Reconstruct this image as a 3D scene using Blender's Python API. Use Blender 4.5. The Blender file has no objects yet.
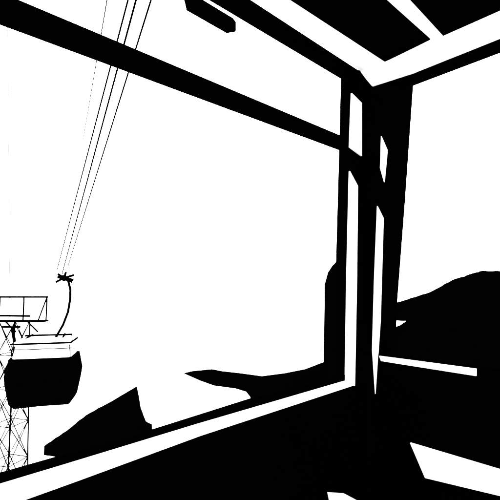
import bpy, bmesh, math, random
from mathutils import Vector, Matrix, noise
random.seed(4)
scene=bpy.context.scene
EYE=Vector((0,0,60.0)); F=390.0; TH=math.atan(30/390.0)
# ---------- materials ----------
def mat(name, base, rough=0.9, var=0.3, scale=6.0, spec=0.0, metal=0.0):
    m=bpy.data.materials.new(name); m.use_nodes=True
    nt=m.node_tree; b=nt.nodes['Principled BSDF']
    b.inputs['Roughness'].default_value=rough
    b.inputs['Specular IOR Level'].default_value=spec
    b.inputs['Metallic'].default_value=metal
    tc=nt.nodes.new('ShaderNodeTexCoord'); n=nt.nodes.new('ShaderNodeTexNoise'); n.inputs['Scale'].default_value=scale
    n.inputs['Detail'].default_value=6
    r=nt.nodes.new('ShaderNodeValToRGB')
    lo=[c*(1-var) for c in base]+[1]; hi=list(base)+[1]
    r.color_ramp.elements[0].position=.35; r.color_ramp.elements[1].position=.65
    r.color_ramp.elements[0].color=lo; r.color_ramp.elements[1].color=hi
    nt.links.new(tc.outputs['Object'],n.inputs['Vector']); nt.links.new(n.outputs['Fac'],r.inputs['Fac'])
    nt.links.new(r.outputs['Color'],b.inputs['Base Color'])
    return m
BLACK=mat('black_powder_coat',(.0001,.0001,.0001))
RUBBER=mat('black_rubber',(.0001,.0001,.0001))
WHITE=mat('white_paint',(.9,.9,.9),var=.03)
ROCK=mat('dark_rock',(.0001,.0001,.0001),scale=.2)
SNOW=mat('snow',(.9,.9,.9),var=.03,scale=.05)
STEEL=mat('dark_steel',(.0001,.0001,.0001))
# ---------- sight-line helpers (survey of the real planes) ----------
def ray(px,py):
    x=(px-250)/F; y=(250-py)/F
    return Vector((x, math.cos(TH)-y*math.sin(TH), math.sin(TH)+y*math.cos(TH)))
def P(px,py,depth):
    d=ray(px,py); return EYE+d*(depth/d.y)
K=EYE+Vector((.386,1.3,0))
a=math.radians(47.7)
D1=Vector((math.sin(a),math.cos(a),0)); N1=Vector((math.cos(a),-math.sin(a),0))
b_=math.radians(42.4)
E2=Vector((math.sin(b_),-math.cos(b_),0)); N2=Vector((-math.cos(b_),-math.sin(b_),0))
H=.72; FLOOR=-1.15; LL=2.2; RL=1.9
def hit(px,py,p0,n):
    d=ray(px,py); return EYE+d*((p0-EYE).dot(n)/d.dot(n))
def onL(px,py,off=0): return hit(px,py,K+N1*off,N1)
def onR(px,py,off=0): return hit(px,py,K+N2*off,N2)
def onC(px,py,off=0): return hit(px,py,EYE+Vector((0,0,H-off)),Vector((0,0,1)))
def wL(u,z,off=0): v=K+D1*u+N1*off; v.z=60+z; return v
def wR(v_,z,off=0): v=K+E2*v_+N2*off; v.z=60+z; return v
def farL(px,py,off=0): return wL(-LL,onL(px,py,off).z-60,off)
def farR(px,py,off=0): return wR(RL,onR(px,py,off).z-60,off)
# ---------- mesh helpers ----------
def mk(name,bm,m,parent=None,smooth=False):
    bmesh.ops.recalc_face_normals(bm,faces=bm.faces)
    me=bpy.data.meshes.new(name); bm.to_mesh(me); bm.free()
    if smooth:
        for p in me.polygons: p.use_smooth=True
    o=bpy.data.objects.new(name,me); scene.collection.objects.link(o)
    if m: me.materials.append(m)
    if parent: o.parent=parent
    return o
def empty(name,loc=(0,0,0)):
    o=bpy.data.objects.new(name,None); scene.collection.objects.link(o); return o
def slab(name,pts,n,th,m,parent):
    bm=bmesh.new()
    f=[bm.verts.new(p) for p in pts]; bk=[bm.verts.new(p-n*th) for p in pts]
    bm.faces.new(f); bm.faces.new(bk[::-1])
    for i in range(len(f)):
        j=(i+1)%len(f); bm.faces.new([f[i],bk[i],bk[j],f[j]])
    return mk(name,bm,m,parent)
def tube(bm,p,q,r,seg=8):
    d=q-p; L=d.length
    M=Matrix.Translation((p+q)/2)@d.to_track_quat('Z','Y').to_matrix().to_4x4()
    bmesh.ops.create_cone(bm,cap_ends=True,segments=seg,radius1=r,radius2=r,depth=L,matrix=M)
def box(bm,p,q,w,h):
    d=q-p
    M=Matrix.Translation((p+q)/2)@d.to_track_quat('Y','Z').to_matrix().to_4x4()@Matrix.Diagonal((w,d.length,h,1))
    bmesh.ops.create_cube(bm,size=1,matrix=M)
# ================= our cabin =================
cab=empty('cable_car_interior')
Z=Vector((0,0,1))
T=.008   # sheet-metal window frames
slab('window_transom',[onL(342,136),farL(0,-6),farL(0,26),onL(200,97),onL(342,150)],N1,T,BLACK,cab)
slab('roof_rail',[onL(343,78),farL(216,0),wL(-LL,H-.002),wL(.0,H-.002),onL(368,74)],N1,T,BLACK,cab)
slab('corner_post',[onL(343,70),onL(368,70),onL(366,240),onL(366,400),onL(337,400),onL(338,262),onL(341,152)],N1,T,BLACK,cab)
slab('lower_wall',[onL(366,368,.002),onL(338,377,.002),onL(252,399,.002),onL(152,431,.002),farL(0,475,.002),wL(-LL,FLOOR,.002),wL(0,FLOOR,.002)],N1,T,BLACK,cab)
slab('sill_highlight',[onL(346,381,.008),onL(200,424,.008),onL(60,467,.008),farL(0,486,.008),farL(0,508,.008),onL(25,500,.008),onL(75,482,.008),onL(200,436,.008),onL(355,385,.008)],N1,.005,WHITE,cab)  # highlight streak along the sill, modelled as a white strip
slab('post_highlight_upper',[onL(352,93,.006),onL(362,103,.006),onL(362,156,.006),onL(350,147,.006)],N1,.005,WHITE,cab)  # painted highlight on the upper post, a thin white slab
slab('post_highlight_lower',[onL(350,171,.006),onL(358,186,.006),onL(357,280,.006),onL(355,386,.006),onL(346,382,.006),onL(347.5,280,.006)],N1,.005,WHITE,cab)  # lower post highlight, painted white on a raised strip
slab('corner_post_side',[onR(364,70),onR(414,68),onR(412,86),onR(404,200),onR(396,303),onR(393,380),onR(364,380)],N2,T,BLACK,cab)
slab('side_highlight_upper',[onR(381,136,.006),onR(387,150,.006),onR(384,182,.006),onR(380,168,.006)],N2,.005,WHITE,cab)  # glint on the side post, built as a white sliver
slab('side_highlight_lower',[onR(377,206,.006),onR(383,218,.006),onR(380,320,.006),onR(375,394,.006),onR(372,350,.006),onR(374,280,.006)],N2,.005,WHITE,cab)  # long highlight down the side post, put in as white colour
slab('cornice',[wR(0,H-.002,.006),wR(RL,H-.002,.006),farR(500,36,.006),onR(412,73,.006),onR(372,86,.006),onR(366,79,.006)],N2,.02,WHITE,cab)
slab('side_window_header',[onR(370,80),onR(412,66),farR(500,30),farR(500,49),onR(412,85),onR(380,98)],N2,T,BLACK,cab)
slab('side_lower_wall',[onR(364,352,.002),onR(475,366,.002),farR(475,366,.002),wR(RL,FLOOR,.002),wR(0,FLOOR,.002)],N2,T,BLACK,cab)
slab('side_sill_highlight',[onR(379,356,.009),onR(476,369,.009),onR(476,376,.009),onR(381,361,.009)],N2,.006,WHITE,cab)  # white strip standing in for the side sill's highlight
slab('seat_edge_highlight',[onR(410,443,.009),onR(500,470,.009),onR(560,488,.009),onR(560,514,.009),onR(500,496,.009),onR(425,478,.009)],N2,.006,WHITE,cab)  # seat edge highlight, painted as a white panel on the wall
slab('lower_wall_white_patch',[onL(329,493,.009),onL(345,494,.009),onL(362,503,.009),onL(331,503,.009)],N1,.006,WHITE,cab)  # small white patch low on the wall
HO=.03
slab('grab_handle',[onL(178,-20,HO),onL(187,-12,HO),onL(198,-4,HO),onL(205,1,HO),onL(233,18,HO),onL(236,22,HO),onL(236,31,HO),onL(228,32,HO),onL(188,9,HO),onL(186,0,HO)],N1,.006,BLACK,cab)
slab('handle_bracket',[onL(166,-52,HO),onL(178,-48,HO),onL(186,-13,HO),onL(178,-16,HO)],N1,HO,BLACK,cab)
# ceiling
c0=wL(0,H); c1=wL(-LL,H); c3=wR(RL,H); c2=c1+(c3-c0)
slab('ceiling',[c0,c1,c2,c3],-Z,.04,WHITE,cab)
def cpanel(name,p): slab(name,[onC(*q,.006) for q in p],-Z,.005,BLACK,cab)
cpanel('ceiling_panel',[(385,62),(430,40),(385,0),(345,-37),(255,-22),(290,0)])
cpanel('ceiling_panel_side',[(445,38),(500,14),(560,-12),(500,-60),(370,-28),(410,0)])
# floor, rear structure
slab('floor',[wL(.02,FLOOR),wL(-LL,FLOOR),wL(-LL,FLOOR)+(c3-c0),wR(RL,FLOOR)],Z,.06,RUBBER,cab)
def rear(name,p,q,n):
    pz=lambda v,z:Vector((v.x,v.y,60+z))
    slab(name+'_panel',[pz(p,FLOOR),pz(q,FLOOR),pz(q,-.4),pz(p,-.4)],n,.04,BLACK,cab)
    slab(name+'_header',[pz(p,H-.1),pz(q,H-.1),pz(q,H-.003),pz(p,H-.003)],n,.04,BLACK,cab)
rear('rear_wall',c1,c2,-D1); rear('door_wall',c3,c2,E2)
bm=bmesh.new()
for c in (c1,c2,c3): box(bm,Vector((c.x,c.y,60+FLOOR)),Vector((c.x,c.y,60+H-.004)),.07,.07)
mk('rear_posts',bm,BLACK,cab)
bm=bmesh.new()
box(bm,wR(.25,-.72,.28),wR(RL-.1,-.72,.28),.46,.09)
box(bm,wR(.3,-.96,.26),wR(RL-.2,-.96,.26),.3,.36)
o=mk('bench_seat',bm,RUBBER,cab); md=o.modifiers.new('b','BEVEL'); md.width=.02; md.segments=3
# ================= second gondola =================
az=math.radians(27.2)
yaw=math.radians(13)
R=16.0
C=EYE+Vector((-math.sin(az),math.cos(az),0))*R
fx=Vector((math.cos(yaw),math.sin(yaw),0)); fy=Vector((-math.sin(yaw),math.cos(yaw),0))
def zpy(py,dep): return P(50,py,dep).z
DF=R*math.cos(az)-.7
gon=empty('gondola_cabin')
def G(x,y,z): return Vector((C.x,C.y,0))+fx*x+fy*y+Vector((0,0,z))
def ring(bm,hw,hd,z,ox=0,r=.25):
    vs=[]
    for sx,sy,a0 in((1,1,0),(-1,1,90),(-1,-1,180),(1,-1,270)):
        for k in range(4):
            t=math.radians(a0+k*30)
            vs.append(bm.verts.new(G(ox+sx*(hw-r)+r*math.cos(t),sy*(hd-r)+r*math.sin(t),z)))
    return vs
def loft(name,secs,m,r=.25):
    bm=bmesh.new(); rs=[ring(bm,s[0],s[1],s[2],s[3] if len(s)>3 else 0,r) for s in secs]
    for A,B in zip(rs,rs[1:]):
        for i in range(len(A)):
            j=(i+1)%len(A); bm.faces.new([A[i],A[j],B[j],B[i]])
    bm.faces.new(rs[0][::-1]); bm.faces.new(rs[-1])
    return mk(name,bm,m,gon)
z=lambda py:zpy(py,DF)
loft('hull',[(.93,.55,z(408)),(1.0,.6,z(404)),(1.1,.68,z(386)),(1.14,.7,z(376)),(1.03,.66,z(359))],BLACK,.12)
loft('window_band',[(.93,.58,z(359)),(.86,.55,z(346))],WHITE,.12)
loft('roof',[(.9,.6,z(346)),(.9,.6,z(343)),(.75,.45,z(340))],WHITE,.12)
bm=bmesh.new()
def bar(y0,hw,zz,h=.06): box(bm,G(-hw,y0,zz),G(hw,y0,zz),.05,h)
bar(-.62,.93,z(344),.06); bar(.3,.8,z(340)+.02,.09); bar(-.64,.98,z(349.5),.025)
for s in(-1,1): box(bm,G(s*.93,-.62,z(344)),G(s*.93,.6,z(344)),.05,.05)
for x in(-.93,.93): box(bm,G(x,-.62,z(359)),G(x*.97,-.62,z(346)),.03,.03)
for x in(-.6,.6): box(bm,G(x,-.3,z(340)),G(x*.9,.3,z(338)),.05,.05)
box(bm,G(-.98,-.74,z(383)),G(.98,-.74,z(383)),.05,.03)
box(bm,G(-.8,-.62,z(408)+.02),G(.95,-.62,z(405)),.06,.06)
mk('roof_rack',bm,STEEL,gon)
DG=R*math.cos(az)
arm=[P(62,279,DG),P(68,280,DG),P(70.5,290,DG),P(70,300,DG),P(68,312,DG),P(63,325,DG),P(56,337,DG)]
bm=bmesh.new()
for i,(p,q) in enumerate(zip(arm,arm[1:])): tube(bm,p,q,.045,10)
tube(bm,P(38,338,DG),P(62,338,DG),.05)
mk('hanger_arm',bm,STEEL,gon,True)
bm=bmesh.new()
gc=P(64,278,DG)
for (dx,dy) in((-8,4),(-6,-4),(2,-6),(10,-3),(8,4)):
    tube(bm,gc,P(64+dx,278+dy,DG),.045)
bmesh.ops.create_icosphere(bm,subdivisions=2,radius=.12,matrix=Matrix.Translation(gc))
box(bm,P(58,277,DG),P(73,280,DG),.12,.1)
mk('cable_grip',bm,STEEL,gon)
# ================= cables =================
cb=empty('haul_cables')
def cable(name,a,b,r,d0=6.0,d1=14.2,ext0=1.6,ext1=.0,sag=.0):
    p=P(a[0],a[1],d0); q=P(b[0],b[1],d1); d=q-p
    p=p-d*ext0; q=q+d*ext1
    bm=bmesh.new(); n=24
    pts=[p.lerp(q,i/n)-Vector((0,0,sag*4*(i/n)*(1-i/n))) for i in range(n+1)]
    for s,t in zip(pts,pts[1:]): tube(bm,s,t,r,6)
    mk(name,bm,STEEL,cb,True)
cable('haul_rope',(128,0),(57,270),.016)
cable('track_rope',(136,0),(62,274),.018)
cable('track_rope_pair',(151,0),(68,266),.016)
cable('signal_line',(107,0),(83,140),.010,d1=10.5,ext1=.0)
# ================= lift tower =================
tw=empty('lift_tower')
TD=19.0
tc=P(15,322,TD); rr=.62
bm=bmesh.new()
topz=tc.z
rot=[Vector((math.cos(t),math.sin(t),0))*rr for t in [math.radians(30+90*k) for k in range(4)]]
def leg(k,zz):
    s=1+ (topz-zz)*.04
    return Vector((tc.x,tc.y,zz))+rot[k]*s
for k in range(4):
    tube(bm,leg(k,0),leg(k,topz),.035,6)
zz=topz
while zz>1:
    nz=max(zz-1.5*(1+(topz-zz)*.03),0)
    for k in range(4):
        j=(k+1)%4
        tube(bm,leg(k,zz),leg(j,nz),.024,5); tube(bm,leg(j,zz),leg(k,nz),.024,5); tube(bm,leg(k,nz),leg(j,nz),.024,5)
    zz=nz
mk('lattice_mast',bm,STEEL,tw)
bm=bmesh.new()
box(bm,P(-70,321,TD),P(46,321,TD),.5,.08)
box(bm,P(-70,315,TD),P(30,316,TD),.06,.1)
box(bm,P(-70,297,TD),P(48,297,TD),.06,.09)
for x in(-60,-30,0,24,47): box(bm,P(x,297,TD),P(x-1,321,TD),.06,.05)
box(bm,P(47,297,TD),P(38,321,TD),.05,.05)
for x in(-20,6,28): box(bm,P(x,322,TD),P(x+10,332,TD),.06,.06)
box(bm,P(2,327,TD),P(20,327,TD),.1,.1); box(bm,P(12,327,TD),P(16,350,TD),.12,.1)
mk('service_platform',bm,STEEL,tw)
bm=bmesh.new(); tube(bm,P(10,320,TD),P(7,-40,TD),.016,5); mk('antenna_mast',bm,STEEL,tw)
# ================= terrain =================
bm=bmesh.new(); bmesh.ops.create_grid(bm,x_segments=60,y_segments=60,size=20000)
mk('snow_ground',bm,SNOW)
def ridge(name,crest,dep,fr=.7,bk=.5,sub=6):
    pts=[]
    for (p,q) in zip(crest,crest[1:]):
        for i in range(sub):
            t=i/sub; px=p[0]+(q[0]-p[0])*t; py=p[1]+(q[1]-p[1])*t
            if 0<i: py+=noise.noise(Vector((px*.21,py*.2,dep)))*.8
            pts.append(P(px,py,dep))
    pts.append(P(*crest[-1],dep))
    bm=bmesh.new(); rows=[]
    for k in range(-5,6):
        row=[]
        for c in pts:
            h=max(c.z,0.05); t=abs(k)/5
            off=h*(fr if k<0 else bk)*t
            dirv=Vector((c.x,c.y,0)).normalized()
            v=Vector((c.x,c.y,0))+dirv*(off if k>0 else -off)
            zz=h*(1-t)-(.6 if abs(k)==5 else 0)
            if 0<abs(k)<5: zz-= abs(noise.noise(v*.06))*h*.12*(1 if k<0 else .5)
            v.z=zz; row.append(bm.verts.new(v))
        rows.append(row)
    for A,B in zip(rows,rows[1:]):
        for i in range(len(A)-1): bm.faces.new([A[i],A[i+1],B[i+1],B[i]])
    bm.faces.new([r[0] for r in rows]); bm.faces.new([r[-1] for r in rows][::-1])
    return mk(name,bm,ROCK)
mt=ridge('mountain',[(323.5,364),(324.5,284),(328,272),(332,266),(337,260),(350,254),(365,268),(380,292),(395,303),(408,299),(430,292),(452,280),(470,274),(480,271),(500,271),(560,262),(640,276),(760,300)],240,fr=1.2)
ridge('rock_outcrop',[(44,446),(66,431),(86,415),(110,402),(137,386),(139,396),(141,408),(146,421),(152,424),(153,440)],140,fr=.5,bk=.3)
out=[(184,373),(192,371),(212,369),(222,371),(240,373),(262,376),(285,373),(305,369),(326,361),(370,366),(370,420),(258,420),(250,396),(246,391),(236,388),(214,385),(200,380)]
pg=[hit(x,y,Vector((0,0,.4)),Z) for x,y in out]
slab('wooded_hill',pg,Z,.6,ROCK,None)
# snow patch lying on the mountain's face
from mathutils.bvhtree import BVHTree
bv=BVHTree.FromPolygons([v.co.copy() for v in mt.data.vertices],[list(p.vertices) for p in mt.data.polygons])
sp=[]
for x,y in((392,320),(399,321),(406,321),(400,325),(392,328)):
    h=bv.ray_cast(EYE,ray(x,y).normalized())
    if h[0]: sp.append(h[0]-ray(x,y).normalized()*.8)
if len(sp)==5: slab('snow_patch',sp,Vector((0,-.7,.7)),.3,SNOW,None)
# ================= light =================
el=math.radians(48); azs=math.radians(150)
w=bpy.data.worlds.new('World'); scene.world=w; w.use_nodes=True
nt=w.node_tree; bg=nt.nodes['Background']
sky=nt.nodes.new('ShaderNodeTexSky'); sky.sky_type='NISHITA'; sky.sun_disc=False; sky.sun_elevation=el; sky.sun_rotation=azs
hs=nt.nodes.new('ShaderNodeHueSaturation'); hs.inputs['Saturation'].default_value=0
mx=nt.nodes.new('ShaderNodeMix'); mx.data_type='RGBA'; mx.inputs['Factor'].default_value=.85
mx.inputs['B'].default_value=(75,75,75,1)   # thick bright overcast
nt.links.new(sky.outputs['Color'],hs.inputs['Color']); nt.links.new(hs.outputs['Color'],mx.inputs['A'])
nt.links.new(mx.outputs['Result'],bg.inputs['Color']); bg.inputs['Strength'].default_value=.15
sd=bpy.data.lights.new('sun','SUN'); sd.energy=1.5; sd.angle=math.radians(10); sd.color=(1,.98,.95)
so=bpy.data.objects.new('sun',sd); scene.collection.objects.link(so)
sv=Vector((math.sin(azs)*math.cos(el),math.cos(azs)*math.cos(el),math.sin(el)))
so.rotation_euler=sv.to_track_quat('Z','Y').to_euler()
scene.view_settings.view_transform='Standard'; scene.view_settings.look='None'; scene.view_settings.exposure=0
# ================= camera =================
cd=bpy.data.cameras.new('camera'); cd.sensor_width=36; cd.lens=36*F/500; cd.clip_start=.02; cd.clip_end=60000
co=bpy.data.objects.new('camera',cd); scene.collection.objects.link(co)
co.location=EYE; co.rotation_euler=(math.pi/2+TH,0,0); scene.camera=co
